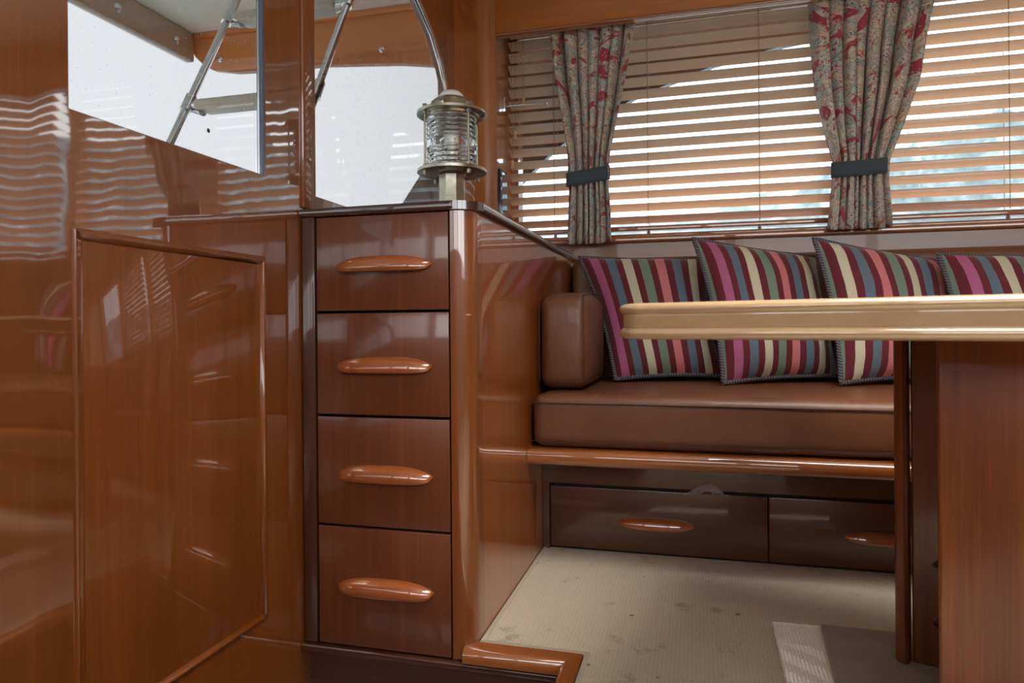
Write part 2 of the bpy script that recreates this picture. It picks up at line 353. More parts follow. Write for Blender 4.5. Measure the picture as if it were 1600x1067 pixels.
# raised door-like panel moulding
t = obj('inset_panel', BX(XL-.002, XL+.0025,  .817, 1.244, .1005, .830, bev=.001), M_panel, wall_left)
def mould_frame(y0, y1, z0, z1, w, h, name, mat):
    prof = [(0, 0), (w*.12, h*.55), (w*.35, h), (w*.65, h*.95), (w*.9, h*.35), (w, 0)]
    w0, h0 = w, h
    for nm, a, b in (('top', (y0, z1), (y1, z1)), ('right', (y1, z1), (y1, z0)), ('bottom', (y1, z0), (y0, z0)), ('left', (y0, z0), (y0, z1))):
        w, h = (w0*.5, h0*.55) if nm == 'left' else (w0, h0)
        prof = [(0, 0), (w*.12, h*.55), (w*.35, h), (w*.65, h*.95), (w*.9, h*.35), (w, 0)]
        bm = B(); rings = []
        d = Vector((b[0]-a[0], b[1]-a[1])).normalized(); inn = Vector((d.y, -d.x))
        for end, sgn in ((a, 1), (b, -1)):
            rings.append([bm.verts.new((XL+ph, end[0]+inn.x*pw+d.x*pw*sgn, end[1]+inn.y*pw+d.y*pw*sgn)) for pw, ph in prof])
        for i in range(len(prof)-1): bm.faces.new((rings[0][i], rings[0][i+1], rings[1][i+1], rings[1][i]))
        bm.faces.new(rings[0]); bm.faces.new(rings[1][::-1])
        obj('moulding', bm, M_panel if nm != 'top' else mat, wall_left, smooth=60)
mould_frame(.800, 1.262, .083, .848, .018, .009, 'moulding', M_post)
# windows
w1 = struct('window_1', BX(XL-.018, XL-.014, W1[0], W1[1], W1[2], W1[3]), M_clear_s, smooth=0)
w2 = struct('window_2', BX(XL-.018, XL-.014, W2[0], W2[1], W2[2], W2[3]-.01), M_clear_b, smooth=0)
struct('window_7', BX(XL-.018, XL-.014, *W3), M_clear, smooth=0)
bm = B(); g = .006
box(bm, XL-.0135, XL-.003, W1[1]-g, W1[1], W1[2], W1[3]); box(bm, XL-.0135, XL-.004, W1[0], W1[0]+.004, W1[2], W1[3]); box(bm, XL-.0135, XL-.008, W1[0], W1[1], W1[2], W1[2]+.004)
obj('gasket', bm, M_gasket, w1)
obj('chrome_bead', BX(XL-.0135, XL-.009, W1[1]-.010, W1[1]-.0062, W1[2]+.004, W1[3]), M_chrome, w1)
obj('window_stain', lathe(B(), [(.0001, 0), (.0035, .0002), (.0045, .001), (.003, .0016), (.0001, .002)], 0, 0, 9), M_dirt, w1)
d = w1.children[-1]; d.rotation_euler = (0, radians(90), 0); d.location = (XL-.0138, 1.111, 1.075)
bm = B(); tube(bm, [(XL-.001, y, z) for y, z in [(2.40, 1.013), (2.40, 1.2), (2.40, 1.35)] + arc], .006, 8); obj('arch_rim', bm, M_chrome, w2)
bm = B(); tube(bm, [(XL+.001, y+.010, z+.008) for y, z in [(2.40, 1.013), (2.40, 1.2), (2.40, 1.35)] + arc], .007, 8); obj('arch_trim', bm, M_trimz, w2)
# upright between the windows
struct('trim_1', BX(XL-.001, XL+.007, 1.408, 1.462, .975, 2.12, bev=.003, seg=3), M_post)
# rounded corner board between left wall and window wall
pts = [(XL, 2.475)]
for k in range(9):
    a = k/8*pi/2
    pts.append((XL + .081*(1-cos(a))*1.0, 2.475 + .205*sin(a)))
pts += [(-.775, 2.682), (-.775, 3.02), (-.95, 3.02), (-.95, 2.475)]
struct('trim_2', prism(B(), pts, 'Z', .93, 2.12), M_trimz)
struct('trim_3', prism(B(), [(2.56, 1.885), (2.585, 1.87), (2.40, 2.12), (2.35, 2.12)], 'X', XL+.0, XL+.06), M_trimz)
# door-side recess further forward of the cabin is plain wall; window wall (right side in depth) ------------
WY0, WY1 = 2.92, 2.98
WZ0, WZ1 = 1.075, 1.98
bm = B()
box(bm, -.775, 3.2, 2.90, 2.98, -.02, 1.045); box(bm, -.775, 3.2, 2.90, 2.98, WZ1, 2.12)
box(bm, -.775, -.74, 2.90, 2.98, 1.045, WZ1)
for xa, xb in ((.55, .60), (1.41, 1.47), (2.30, 2.36), (3.14, 3.2)): box(bm, xa, xb, 2.90, 2.98, 1.045, WZ1)
struct('wall_right', bm, M_trimx)
for i, (xa, xb) in enumerate(((-.74, .55), (.60, 1.41), (1.47, 2.30), (2.36, 3.14))):
    struct('window_%d' % (i+3), BX(xa, xb, 2.935, 2.94, 1.045, WZ1), M_clear, smooth=0)
# sill, its bead, back panel and coaming behind the settee
struct('trim_4', BX(-.775, 3.2, 2.795, 2.90, 1.046, 1.062, bev=.004), M_trimx)
bm = B(); prism(bm, rrect(2.779, 2.800, 1.026, 1.052, .009, 5, (1, 0, 0, 1)), 'X', -.775, 3.2); struct('trim_5', bm, M_trimx, smooth=60)
struct('trim_6', BX(-.775, 3.2, 2.80, 2.899, .60, 1.045), M_back)
bm = B(); prism(bm, rrect(2.700, 2.799, .905, .958, .018, 6, (0, 0, 0, 1)), 'X', XS, 3.2); struct('trim_7', bm, M_trimx, smooth=60)
# pelmet board with bead
pel = thing('pelmet_board', (1.2, 2.69, 1.875), 'long orange varnished wood pelmet board running above the curtains and blinds', 'pelmet')
obj('board', BX(-.774, 3.2, 2.68, 2.70, 1.872, 2.118, bev=.003), M_pelmet, pel)
bm = B(); prism(bm, rrect(2.668, 2.680, 1.873, 1.885, .005, 5, (1, 0, 0, 1)), 'X', -.774, 3.2); obj('bead', bm, M_trimx, pel, smooth=60)
# ceiling, far walls
struct('ceiling', BX(XL-.05, 3.25, -1.65, 2.98, 2.12, 2.16), M_ceil, smooth=0)
bm = B(); box(bm, 3.2, 3.25, -1.6, 2.98, -.02, 2.12); struct('wall_front', bm, M_trimz, smooth=0)
bm = B(); box(bm, XL, 3.2, -1.65, -1.6, -.4, 1.2); box(bm, XL, 3.2, -1.65, -1.6, 1.85, 2.12)
for xa in (XL, .3, 1.6, 3.1): box(bm, xa, xa+.1, -1.65, -1.6, 1.2, 1.85)
struct('wall_near', bm, M_trimz, smooth=0)

# ------------------------------------------------------------ floor
bm = B(); box(bm, -.231, 3.2, -1.6, 1.432, -.03, .0); box(bm, XS, 3.2, 1.432, 2.9, -.03, 0)
floor = struct('floor', bm, M_carpet, smooth=0)
bm = B(); tube(bm, [(XS+.006, 2.11, .001), (XS+.006, 1.441, .001), (-.224, 1.441, .001), (-.224, -.5, .001)], .0055, 8, flat=.6); obj('binding', bm, M_binding, floor)
struct('trim_8', BX(XL, -.235, -1.6, 1.44, -.40, -.38), M_dark, smooth=0)
bm = B(); prism(bm, [(1.386, -.026), (1.386, -.012), (1.391, -.004), (1.399, 0.002), (1.431, .003), (1.431, -.026)], 'X', -.487, -.268)
bm.verts.ensure_lookup_table()
for v in bm.verts:   # mitre at the right end
    if v.co.x > -.3: v.co.x = -.275 + (v.co.y-1.386)*.93
nose = thing('step_nosing', (-.3, 1.41, 0), 'orange varnished wood nosing capping the corner of the carpeted step', 'step edge')
obj('cross_nosing', bm, M_trimx, nose, smooth=60)
bm = B(); prism(bm, [(-.275, -.026), (-.275, -.012), (-.270, -.004), (-.262, .002), (-.2325, .003), (-.2325, -.026)], 'Y', -1.5, 1.4311)
for v in bm.verts:
    if v.co.y > 1: v.co.y = 1.3865 + (v.co.x+.275)/.93 + .0005
obj('side_nosing', bm, M_trimy, nose, smooth=60)
struct('trim_9', BX(XL, -.262, 1.392, 1.44, -.048, -.0315, bev=.004, seg=3), M_dark)
bm = B(); box(bm, XL, -.262, 1.43, 1.46, -.38, -.048); box(bm, -.262, -.24, -1.5, 1.46, -.38, -.028); struct('wall_riser', bm, M_dark, smooth=0)

# ------------------------------------------------------------ drawer cabinet
cab = thing('drawer_cabinet', (-.67, 2.1, -.03), 'tall narrow varnished teak cabinet with four stacked drawers beside the carpeted step', 'cabinet')
bm = B()
r = .046; pts = [(XL+.001, YF+.017), (-.517, YF+.017), (-.517, YF)]
ptp = [(-.514, YF+.03), (-.514, YF)] + [(XS-r+r*sin(a), YF+r-r*cos(a)) for a in [k/8*pi/2 for k in range(9)]] + [(XS, 1.475), (XS-.03, 1.475)]
obj('corner_post', prism(B(), ptp, 'Z', -.028, .9505), M_post, cab, smooth=50)
bm = B(); box(bm, XL+.002, -.475, YF+.022, 2.79, -.03, .948); obj('carcass', bm, M_gap, cab, smooth=0)
obj('side_panel', BX(-.475, XS, 1.4755, 2.795, -.028, .9505), M_side, cab, smooth=0)
obj('left_stile', BX(XL+.004, -.845, YF-.002, YF+.022, -.028, .9505, bev=.002), M_darkz, cab)
def drawer_handle(bm, cx, yb, cz, L, hgt, dep, blunt=False):
    """lens-shaped wooden pull, flat underneath, swelling forward"""
    nu, nv = 28, 10; rows = []
    for i in range(nu+1):
        u = -1+2*i/nu; e = max(0.0, 1-abs(u)**(3.4 if blunt else 2.6)); e = e**(.6 if blunt else .62); q = max(0.0, 1-abs(u)**8)**.5 if blunt else e
        row = []
        for j in range(nv+1):
            a = j/nv*pi*.5
            yy = yb - dep*e*sin(a)**.75; zz = cz - hgt*.35*q + hgt*.95*e*cos(a)**.85
            if j == nv: zz = cz - hgt*.40*q
            row.append(bm.verts.new((cx+u*L/2, yy, zz)))
        row.append(bm.verts.new((cx+u*L/2, yb - dep*e*.86, cz-hgt*.46*q)))
        row.append(bm.verts.new((cx+u*L/2, yb - dep*e*.30, cz-hgt*.42*q)))
        row.append(bm.verts.new((cx+u*L/2, yb + .0005, cz-hgt*.36*q)))
        rows.append(row)
    for a, b in zip(rows, rows[1:]):
        for j in range(len(a)-1): bm.faces.new((a[j], a[j+1], b[j+1], b[j]))
        bm.faces.new((a[-1], a[0], b[0], b[-1]))
    bmesh.ops.remove_doubles(bm, verts=bm.verts, dist=1e-5)
    return bm
for i, (z0, z1, hz) in enumerate(((.7345, .9485, .836), (.4985, .7285, .610), (.2475, .4925, .366), (-.0265, .2415, .1115))):
    d = obj('drawer', BX(-.840, -.5185, YF, YF+.018, z0, z1, bev=.0012), M_drawer, cab, origin=(-.68, YF, z0))
    bm = B(); drawer_handle(bm, -.6735, YF, hz, .236, .034, .030, True); obj('handle', bm, M_handle, d, smooth=70)
# counter top
cx0 = XL+.002
pts = [(cx0, 1.394)] + [(-.512+.062*sin(a), 1.456-.062*cos(a)) for a in [k/10*pi/2 for k in range(11)]] + [(-.450, 2.79), (cx0, 2.79)]
bm = B(); prism(bm, pts, 'Z', .9512, .9700, bev=.0075, seg=4)
ct = obj('countertop', bm, M_counter, smooth=50); tag(ct, 'thin dark varnished countertop with rounded edge lying on the drawer cabinet', 'countertop')

# ------------------------------------------------------------ settee base
sb = thing('settee_base', (1.0, 2.4, 0), 'long dark wood settee base with two drawers along the carpet under the leather seat', 'bench')
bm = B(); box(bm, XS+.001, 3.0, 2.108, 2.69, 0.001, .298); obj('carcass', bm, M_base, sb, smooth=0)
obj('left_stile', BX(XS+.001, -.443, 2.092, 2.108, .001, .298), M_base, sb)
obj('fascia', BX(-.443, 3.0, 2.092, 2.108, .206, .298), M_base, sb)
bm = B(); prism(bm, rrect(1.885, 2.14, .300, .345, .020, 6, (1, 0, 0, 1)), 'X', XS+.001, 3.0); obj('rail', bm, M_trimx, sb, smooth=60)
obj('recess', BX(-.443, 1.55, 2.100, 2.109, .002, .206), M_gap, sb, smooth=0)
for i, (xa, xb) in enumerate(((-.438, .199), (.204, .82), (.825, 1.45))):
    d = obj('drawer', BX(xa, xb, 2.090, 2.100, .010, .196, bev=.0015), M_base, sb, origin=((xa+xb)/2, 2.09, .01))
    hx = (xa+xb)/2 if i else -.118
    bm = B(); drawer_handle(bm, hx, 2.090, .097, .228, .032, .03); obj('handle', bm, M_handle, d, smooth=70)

# plastic bag caught in the drawer
bg = thing('plastic_bag', (.03, 2.087, .196), 'crumpled clear plastic bag with dark red print poking out of the settee drawer top', 'bag')
def crumple(bm, x0, x1, yb, z0, zt, amp, seed):
    n = 14; rows = []
    for i in range(n+1):
        u = i/n; h = sin(pi*u**1.5)**.8
        rows.append([bm.verts.new((x0+(x1-x0)*u + amp*noise.noise((u*9, v*5, seed)), yb - .018*sin(pi*v)*h + amp*noise.noise((u*11, v*7, seed+3)), z0+(zt-z0)*h*v**.8 + amp*.6*noise.noise((u*8, v*6, seed+5)))) for v in [k/5 for k in range(6)]])
    for a, b in zip(rows, rows[1:]):
        for j in range(5): bm.faces.new((a[j], a[j+1], b[j+1], b[j]))
    return bm
Mbag, n_, b_ = newmat('clear_plastic'); b_.inputs['Base Color'].default_value = (.62, .58, .62, 1); b_.inputs['Roughness'].default_value = .12; b_.inputs['Alpha'].default_value = .4
Mred = plain('dark_red_print', (.16, .01, .03), .3, coat=.5)
obj('film', crumple(B(), -.035, .082, 2.088, .193, .228, .006, 2), Mbag, bg, smooth=25)
obj('print', crumple(B(), .004, .052, 2.092, .192, .214, .004, 7), Mred, bg, smooth=25)

# ------------------------------------------------------------ leather cushions
def soft_box(x0, x1, y0, y1, z0, z1, r, crown=.0, seed=0, nx=24, wr=.0015, side=.0):
    bm = B(); box(bm, x0, x1, y0, y1, z0, z1, bev=r, seg=5)
    long = [e for e in bm.edges if abs(e.verts[0].co.x-e.verts[1].co.x) > .15]
    bmesh.ops.subdivide_edges(bm, edges=long, cuts=nx, use_grid_fill=True)
    long = [e for e in bm.edges if abs(e.verts[0].co.y-e.verts[1].co.y) > .08]
    bmesh.ops.subdivide_edges(bm, edges=long, cuts=10, use_grid_fill=True)
    long = [e for e in bm.edges if abs(e.verts[0].co.z-e.verts[1].co.z) > .05]
    bmesh.ops.subdivide_edges(bm, edges=long, cuts=7, use_grid_fill=True)
    cx, cy, cz = (x0+x1)/2, (y0+y1)/2, (z0+z1)/2
    for v in bm.verts:
        u = (v.co.x-cx)/(x1-x0)*2; w = (v.co.y-cy)/(y1-y0)*2; q = (v.co.z-cz)/(z1-z0)*2
        v.co.z += crown*max(0, q)*(1-u**4)*(1-w*w)
        v.co.y += (-side if w < 0 else side)*(1-q*q)*(1-u**6)*min(1, abs(w))
        v.co.x += (side if u > 0 else -side)*(1-q*q)*(1-w*w)*max(0, abs(u)-.8)/.2*.8
        v.co += Vector((0, 1, 1))*wr*noise.noise(v.co*9+Vector((seed, 0, 0)))
    return bm
def seam_loop(pts, parent, r=.0022, closed=True):
    bm = B(); tube(bm, pts, r, 6, closed=closed); obj('seam', bm, M_seam, parent, smooth=60)
seat = obj('seat_cushion', soft_box(-.454, 2.9, 1.915, 2.572, .347, .498, .030, .012, 1, 60, side=.006), M_leather, smooth=60)
tag(seat, 'long thick brown leather seat cushion lying along the settee base', 'cushion')
seam_loop([(-.455, 1.913, .474), (.5, 1.9085, .474), (1.2, 1.9085, .474), (2.88, 1.913, .474)], seat, .0018, False)
seam_loop([(-.455, 1.912, .366), (.5, 1.908, .366), (1.2, 1.908, .366), (2.88, 1.913, .366)], seat, .0014, False)
back = obj('backrest_cushion', soft_box(-.455, 2.9, 2.598, 2.695, .42, .948, .028, 0, 4, 50, side=.004), M_leather, smooth=60)
tag(back, 'long brown leather backrest cushion standing behind the striped pillows', 'cushion')
bol = obj('bolster_cushion', soft_box(-.453, -.308, 2.022, 2.41, .505, .785, .034, .020, 9, 6, wr=.003, side=.010), M_leather, smooth=60)
tag(bol, 'square brown leather bolster cushion at the left end of the settee', 'cushion')
seam_loop([(-.318, 2.0125, .53), (-.316, 2.006, .60), (-.316, 2.005, .68), (-.318, 2.011, .755), (-.322, 2.03, .786), (-.322, 2.2, .7995), (-.322, 2.38, .7985)], bol, .0018, False)
seam_loop([(-.452, 2.014, .53), (-.452, 2.010, .60), (-.452, 2.010, .68), (-.452, 2.015, .757)], bol, .0014, False)

# ------------------------------------------------------------ striped pillows
def pillow(name, TL, TR, BR, BL, mat, seed, label, thick=.075):
    TL, TR, BR, BL = map(Vector, (TL, TR, BR, BL)); c = (TL+TR+BR+BL)/4
    nrm = ((TR-TL).cross(BL-TL)).normalized()
    if nrm.y > 0: nrm = -nrm
    t = thing(name, (c.x, c.y, min(BL.z, BR.z)), label, 'pillow', 'striped pillows along the settee')
    N = 30
    def P(u, v):      # u right, v down, 0..1, edges drawn in between the corners
        a, b = 2*u-1, 2*v-1
        pu = u + .040*(1-b*b)*(-a)*abs(a)**1.5*1.2; pv = v + .018*(1-a*a)*(-b)*abs(b)**1.5*1.2
        p = TL.lerp(TR, pu).lerp(BL.lerp(BR, pu), pv)
        return p
    def bulge(u, v):
        a, b = abs(2*u-1), abs(2*v-1)
        return ((1-a**2.6)*(1-b**2.6))**.55
    for side, nm, mt in ((1, 'front_cover', mat), (-1, 'back_cover', M_navy)):
        bm = B(); uvl = bm.loops.layers.uv.new('UVMap'); g = []
        for i in range(N+1):
            row = []
            for j in range(N+1):
                u, v = i/N, j/N
                k = bulge(u, v)
                wr = .014*noise.noise((u*5+seed, v*3, seed))*k + .011*noise.noise((u*4, v*14+seed, seed*2.0))*(1-k)*min(1, 6*min(u, 1-u, v, 1-v)+.05)
                row.append(bm.verts.new(P(u, v) + nrm*side*(thick*k*(1.0 if side > 0 else .55) + wr)))
            g.append(row)
        for i in range(N):
            for j in range(N):
                f = bm.faces.new((g[i][j], g[i+1][j], g[i+1][j+1], g[i][j+1]))
                for lp, (a, b) in zip(f.loops, ((i, j), (i+1, j), (i+1, j+1), (i, j+1))): lp[uvl].uv = (min(.9999, a/N), b/N)
        obj(nm, bm, mt, t, smooth=80)
    path = [P(i/40, 0) for i in range(40)] + [P(1, i/40) for i in range(40)] + [P(1-i/40, 1) for i in range(40)] + [P(0, 1-i/40) for i in range(40)]
    bm = B(); uvl = bm.loops.layers.uv.new('UVMap'); tube(bm, path, .0075, 8, closed=True, up=nrm, uvlay=uvl, ulen=130); obj('cord_trim', bm, M_rope, t, smooth=80)
    return t
w = 1.0; q = .78
s1 = [(MAR, .9), (PUR, 1), (MAR, q), (BLU, w), (MAR, q), (CRE, w), (MAR, q), (SAG, w), (MAR, q), (SAL, w), (MAR, q), (BLU, w), (MAR, q), (CRE, w), (MAR, 1.2)]
s2 = [(SAG, .35), (MAR, q), (PUR, w), (MAR, q), (BLU, w), (MAR, q), (CRE, w), (MAR, q), (SAG, w), (MAR, q), (SAL, w), (MAR, q), (BLU, w), (MAR, q), (CRE, w), (MAR, q), (SAG, w*.8), (SAL, .7)]
s3 = [(SAG, .3), (MAR, q*1.1), (CRE, w), (MAR, q), (BLU, w), (MAR, q), (SAL, w), (MAR, q), (SAG, w), (MAR, q), (CRE, w), (MAR, q), (BLU, w), (MAR, q), (SAL, w), (MAR, q), (SAG, w)]
s4 = [(SAG, .3), (MAR, q), (PUR, w), (MAR, q), (BLU, w), (MAR, q), (CRE, w), (MAR, q), (SAG, w), (MAR, q), (SAL, w), (MAR, q), (BLU, w), (MAR, q), (CRE, w)]
pillow('striped_pillow', (-.417, 2.55, .951), (.046, 2.57, .935), (.09, 2.40, .521), (-.257, 2.30, .513), stripes('stripes_a', s1), 1, 'striped pillow leaning at the left end of the settee next to the leather bolster')
pillow('striped_pillow', (-.002, 2.40, .987), (.412, 2.56, .926), (.451, 2.40, .525), (.085, 2.20, .513), stripes('stripes_b', s2), 2, 'striped pillow with magenta stripe near its raised left edge, second from the bolster')
pillow('striped_pillow', (.377, 2.40, .971), (.808, 2.56, .896), (.799, 2.40, .528), (.417, 2.20, .518), stripes('stripes_c', s3), 3, 'striped pillow with cream stripe nearest its left edge, under the second curtain')
pillow('striped_pillow', (.742, 2.42, .911), (1.145, 2.56, .906), (1.104, 2.40, .528), (.743, 2.22, .518), stripes('stripes_d', s4), 4, 'rightmost striped pillow, only its upper left showing above the table')

# ------------------------------------------------------------ blinds
PITCH, Z0 = .0515, 1.130
slat_len_mesh = {}
def blind(x0, x1, label, cords, pulls):
    t = thing('venetian_blind', ((x0+x1)/2, YW, 1.08), label, 'blind', 'wooden venetian blinds over the side windows')
    n = 17; wd, th, tilt = .049, .0028, radians(28)
    prof = []
    for k in range(7):
        s_ = -1+2*k/6; prof.append((s_*wd/2, .0022*(1-s_*s_)+th/2))
    for k in range(6, -1, -1):
        s_ = -1+2*k/6; prof.append((s_*wd/2, .0022*(1-s_*s_)-th/2))
    # inner edge (towards the cabin) higher
    pr_ = [(YW + a*cos(tilt) + b*sin(tilt), Z0 - .004 - a*sin(tilt) + b*cos(tilt)) for a, b in prof]
    bm = B(); prism(bm, pr_, 'X', x0+.004, x1-.004)
    first = obj('slat', bm, M_slat, t, smooth=50, origin=((x0+x1)/2, YW, Z0))
    base = first.location.copy()
    for k in range(1, n):
        c = first.copy(); COL.objects.link(c); c.parent = t; c.location = base + Vector((0, random.uniform(-.001, .001), PITCH*k)); c.rotation_euler = (random.uniform(-.03, .03), random.uniform(-.0012, .0012), 0)
    obj('head_rail', BX(x0, x1, YW-.028, YW+.028, 1.988, 2.03, bev=.003), M_slat, t)
    obj('bottom_rail', BX(x0, x1, YW-.026, YW+.026, 1.078, 1.098, bev=.004, seg=3), M_trimx, t)
    for cx in cords:
        bm = B()
        tube(bm, [(cx, YW-.0275, 1.10), (cx, YW-.0275, 1.99)], .0013, 5); tube(bm, [(cx+.003, YW+.0275, 1.10), (cx+.003, YW+.0275, 1.99)], .0013, 5)
        obj('ladder_cord', bm, M_cord, t)
        bm = B(); lathe(bm, [(.001, 1.060), (.006, 1.064), (.007, 1.075), (.003, 1.0775)], cx, YW-.01, 10); obj('cord_button', bm, M_cord, t)
    for px, zt in pulls:
        bm = B(); tube(bm, [(px, YW-.05, zt+.035), (px, YW-.05, 1.99)], .0011, 5); tube(bm, [(px, YW-.05, 1.99), (px, YW-.02, 1.995)], .0011, 5); cd = obj('pull_cord', bm, M_cord, t)
        bm = B(); lathe(bm, [(.002, zt-.002), (.0095, zt), (.010, zt+.006), (.006, zt+.015), (.0062, zt+.024), (.0085, zt+.031), (.007, zt+.037), (.002, zt+.039)], px, YW-.05, 14); obj('tassel', bm, M_tassel, cd, smooth=60)
    return t
b1 = blind(-.768, .565, 'tan wooden venetian blind behind the first curtain, between the corner post and the second curtain', (-.565, -.178, .25), ((-.690, 1.622), (-.727, 1.482), (-.741, 1.358)))
bm = B(); bmesh.ops.create_uvsphere(bm, u_segments=12, v_segments=8, radius=.010, matrix=Matrix.Translation((-.690, YW-.05, 1.83))); obj('cord_bead', bm, M_tassel, b1)
b2 = blind(.570, 1.415, 'tan wooden venetian blind to the right of the second curtain, running to the photo edge', (.70, 1.095), ())
b3 = blind(1.465, 2.30, 'third tan wooden venetian blind, seen only as a reflection in the varnished wall', (1.6, 2.1), ())

# ------------------------------------------------------------ curtains
def curtain(keys, Yc, seed, label, band, folds, mat):
    """keys: (z, xl, xr) top to bottom"""
    zt, zb = keys[0][0], keys[-1][0]; xm = (keys[0][1]+keys[0][2])/2
    t = thing('curtain', (xm, Yc, zb), label, 'curtain', 'paisley curtains tied back in front of the blinds')
    def edge(z):
        for (za, la, ra), (zb_, lb, rb) in zip(keys, keys[1:]):
            if z >= zb_-1e-9:
                k = (za-z)/(za-zb_); return la+(lb-la)*k, ra+(rb-ra)*k
        return keys[-1][1], keys[-1][2]
    NU, NV = 300, 64; fw = .80
    ph = [random.uniform(-.25, .25) for _ in range(folds*2+3)]
    bm = B(); uvl = bm.loops.layers.uv.new('UVMap'); g = []
    for j in range(NV+1):
        v = j/NV; z = zt+(zb-zt)*v; xl, xr = edge(z); wdt = xr-xl
        tie = math.exp(-((z-(band[0]+band[1])/2)/.10)**2)
        hang = 1.0 - .45*tie
        row = []
        for i in range(NU+1):
            u = i/NU
            s_ = u*folds; k = int(s_); fr = s_-k
            wob = ph[k]*(1-fr)+ph[k+1]*fr
            wv = sin(2*pi*(s_+wob*1.5) + .5*sin(3*v+seed+k*.3)); wv = math.copysign(abs(wv)**.8, wv)
            wv2 = noise.noise((u*26, v*2.4, seed))*.45 + noise.noise((u*60, v*2, seed+9))*.22*math.exp(-v*9)
            dep = (.034*wv + .034*wv2) * hang * (.75 + .5*min(1, v*5)) * (.65+.35*wdt/.36)
            # cloth folds over: shift sideways for overlapping folds
            x = xl + wdt*u + .011*sin(2*pi*(s_+wob*.9)+1.4)*hang*(wdt/.3) + .004*wv2
            x = min(max(x, xl-.004), xr+.004)
            zz = z
            if j == NV: zz += .006*wv
            if j > NV-4: zz += .004*noise.noise((u*9, 0, seed))
            row.append(bm.verts.new((x, Yc + dep, zz)))
        g.append(row)
    for j in range(NV):
        for i in range(NU):
            f = bm.faces.new((g[j][i], g[j+1][i], g[j+1][i+1], g[j][i+1]))
            for lp, (a, b) in zip(f.loops, ((j, i), (j+1, i), (j+1, i+1), (j, i+1))): lp[uvl].uv = (b/NU*fw, 1-a/NV*.87)
    o = obj('cloth', bm, mat, t, smooth=180)
    sm = o.modifiers.new('thick', 'SOLIDIFY'); sm.thickness = .0014
    # tie band: flattened loop round the gathered cloth
    zc = (band[0]+band[1])/2; xl, xr = edge(zc); hw = (xr-xl)/2+.006; cx = (xl+xr)/2; hh = (band[0]-band[1])/2
    bm = B(); n = 40; ring = []
    for k in range(n):
        a = 2*pi*k/n; ex = cx + hw*math.copysign(abs(cos(a))**.55, cos(a)); ey = Yc + .030*math.copysign(abs(sin(a))**.8, sin(a))
        dz = band[2]*(ex-cx)/hw - .006*sin(a)*(-1)
        dd = .0025
        ring.append([bm.verts.new((ex, ey, zc+dz+hh)), bm.verts.new((ex, ey, zc+dz+hh*.3)), bm.verts.new((ex, ey, zc+dz-hh*.3)), bm.verts.new((ex, ey, zc+dz-hh))])
    for k in range(n):
        a, b = ring[k], ring[(k+1) % n]
        for j in range(3): bm.faces.new((a[j], a[j+1], b[j+1], b[j]))
    tb = obj('tieback', bm, M_band, t, smooth=180); sm = tb.modifiers.new('thick', 'SOLIDIFY'); sm.thickness = .003
    return t
def px1(x): return -.50+(x-885)*.0026
def pz1(y): return 1.887-(y-55)*.00265
k1 = [(1.92, px1(853), px1(999)), (pz1(54), px1(856), px1(993)), (pz1(130), px1(866), px1(979)), (pz1(196), px1(878), px1(965)), (pz1(252), px1(887), px1(953)), (pz1(275), px1(887), px1(951)), (pz1(295), px1(889), px1(951)), (pz1(335), px1(887), px1(954)), (1.026, px1(884), px1(955))]
curtain(k1, 2.745, 1.0, 'narrow paisley curtain nearest the lantern, gathered by a slate blue band', (1.325, 1.268, .010), 7, paisley(0))
def px2(x): return .496+(x-1300)*.00214
def pz2(y): return 1.262-(y-265)*.00234
k2 = [(1.92, px2(1259), px2(1462)), (1.87, px2(1261), px2(1457)), (pz2(64), px2(1264), px2(1443)), (pz2(135), px2(1271), px2(1431)), (pz2(200), px2(1286), px2(1408)), (pz2(250), px2(1301), px2(1389)), (pz2(265), px2(1301), px2(1386)), (pz2(290), px2(1299), px2(1385)), (1.042, px2(1291), px2(1387))]
curtain(k2, 2.745, 5.0, 'wide paisley curtain between the two blinds, gathered by a slate blue band', (1.292, 1.236, .004), 8, paisley(1))

# ------------------------------------------------------------ table
th = radians(-17.8); A0 = Vector((-.133, 1.091, 0)); PO = .016; E1 = Vector((cos(th), sin(th), 0)); E2 = Vector((-sin(th), cos(th), 0))
def TP(a, b, z): p = A0 + E1*a + E2*b; return (p.x, p.y, z)
tb = thing('saloon_table', TP(.6, .35, 0), 'pale lacquered table with a thick double-beaded edge on a varnished wooden pedestal', 'table')
def tabletop():
    bm = B(); L_, W_, r = 1.35, .74, .055
    out = []
    for cx, cy, a0 in ((r, r, pi), (L_-r, r, 1.5*pi), (L_-r, W_-r, 0), (r, W_-r, .5*pi)):
        for k in range(9):
            a = a0+.5*pi*k/8; out.append((cx, cy, cos(a), sin(a)))
    zt, zb = .732, .675
    top = [(-.03, zt), (-.018, zt)] + [(-.014+.014*sin(a), zt-.0095+.0095*cos(a)) for a in [k/14*pi*.84 for k in range(1, 15)]]
    prof = top + [(-.0068, zt-.0192), (-.0068, zt-.0200), (-.0068, zt-.022), (-.0068, zb+.022), (-.0068, zb+.0200), (-.0068, zb+.0192)] + [(o, zt+zb-z) for o, z in reversed(top)]
    rings = [[bm.verts.new(TP(cx+nx*(r+o), cy+ny*(r+o), z)) for cx, cy, nx, ny in out] for o, z in prof]
    n = len(out)
    for a, b in zip(rings, rings[1:]):
        for k in range(n): bm.faces.new((a[k], a[(k+1) % n], b[(k+1) % n], b[k]))
    bm.faces.new(rings[0][::-1]); bm.faces.new(rings[-1])
    return bm
obj('tabletop', tabletop(), M_table, tb, smooth=35)
def tbox(a0, a1, b0, b1, z0, z1, bev=.0, seg=3):
    bm = B(); box(bm, a0, a1, b0, b1, z0, z1, bev=bev, seg=seg)
    for v in bm.verts: v.co = Vector(TP(v.co.x+PO, v.co.y, v.co.z))
    return bm
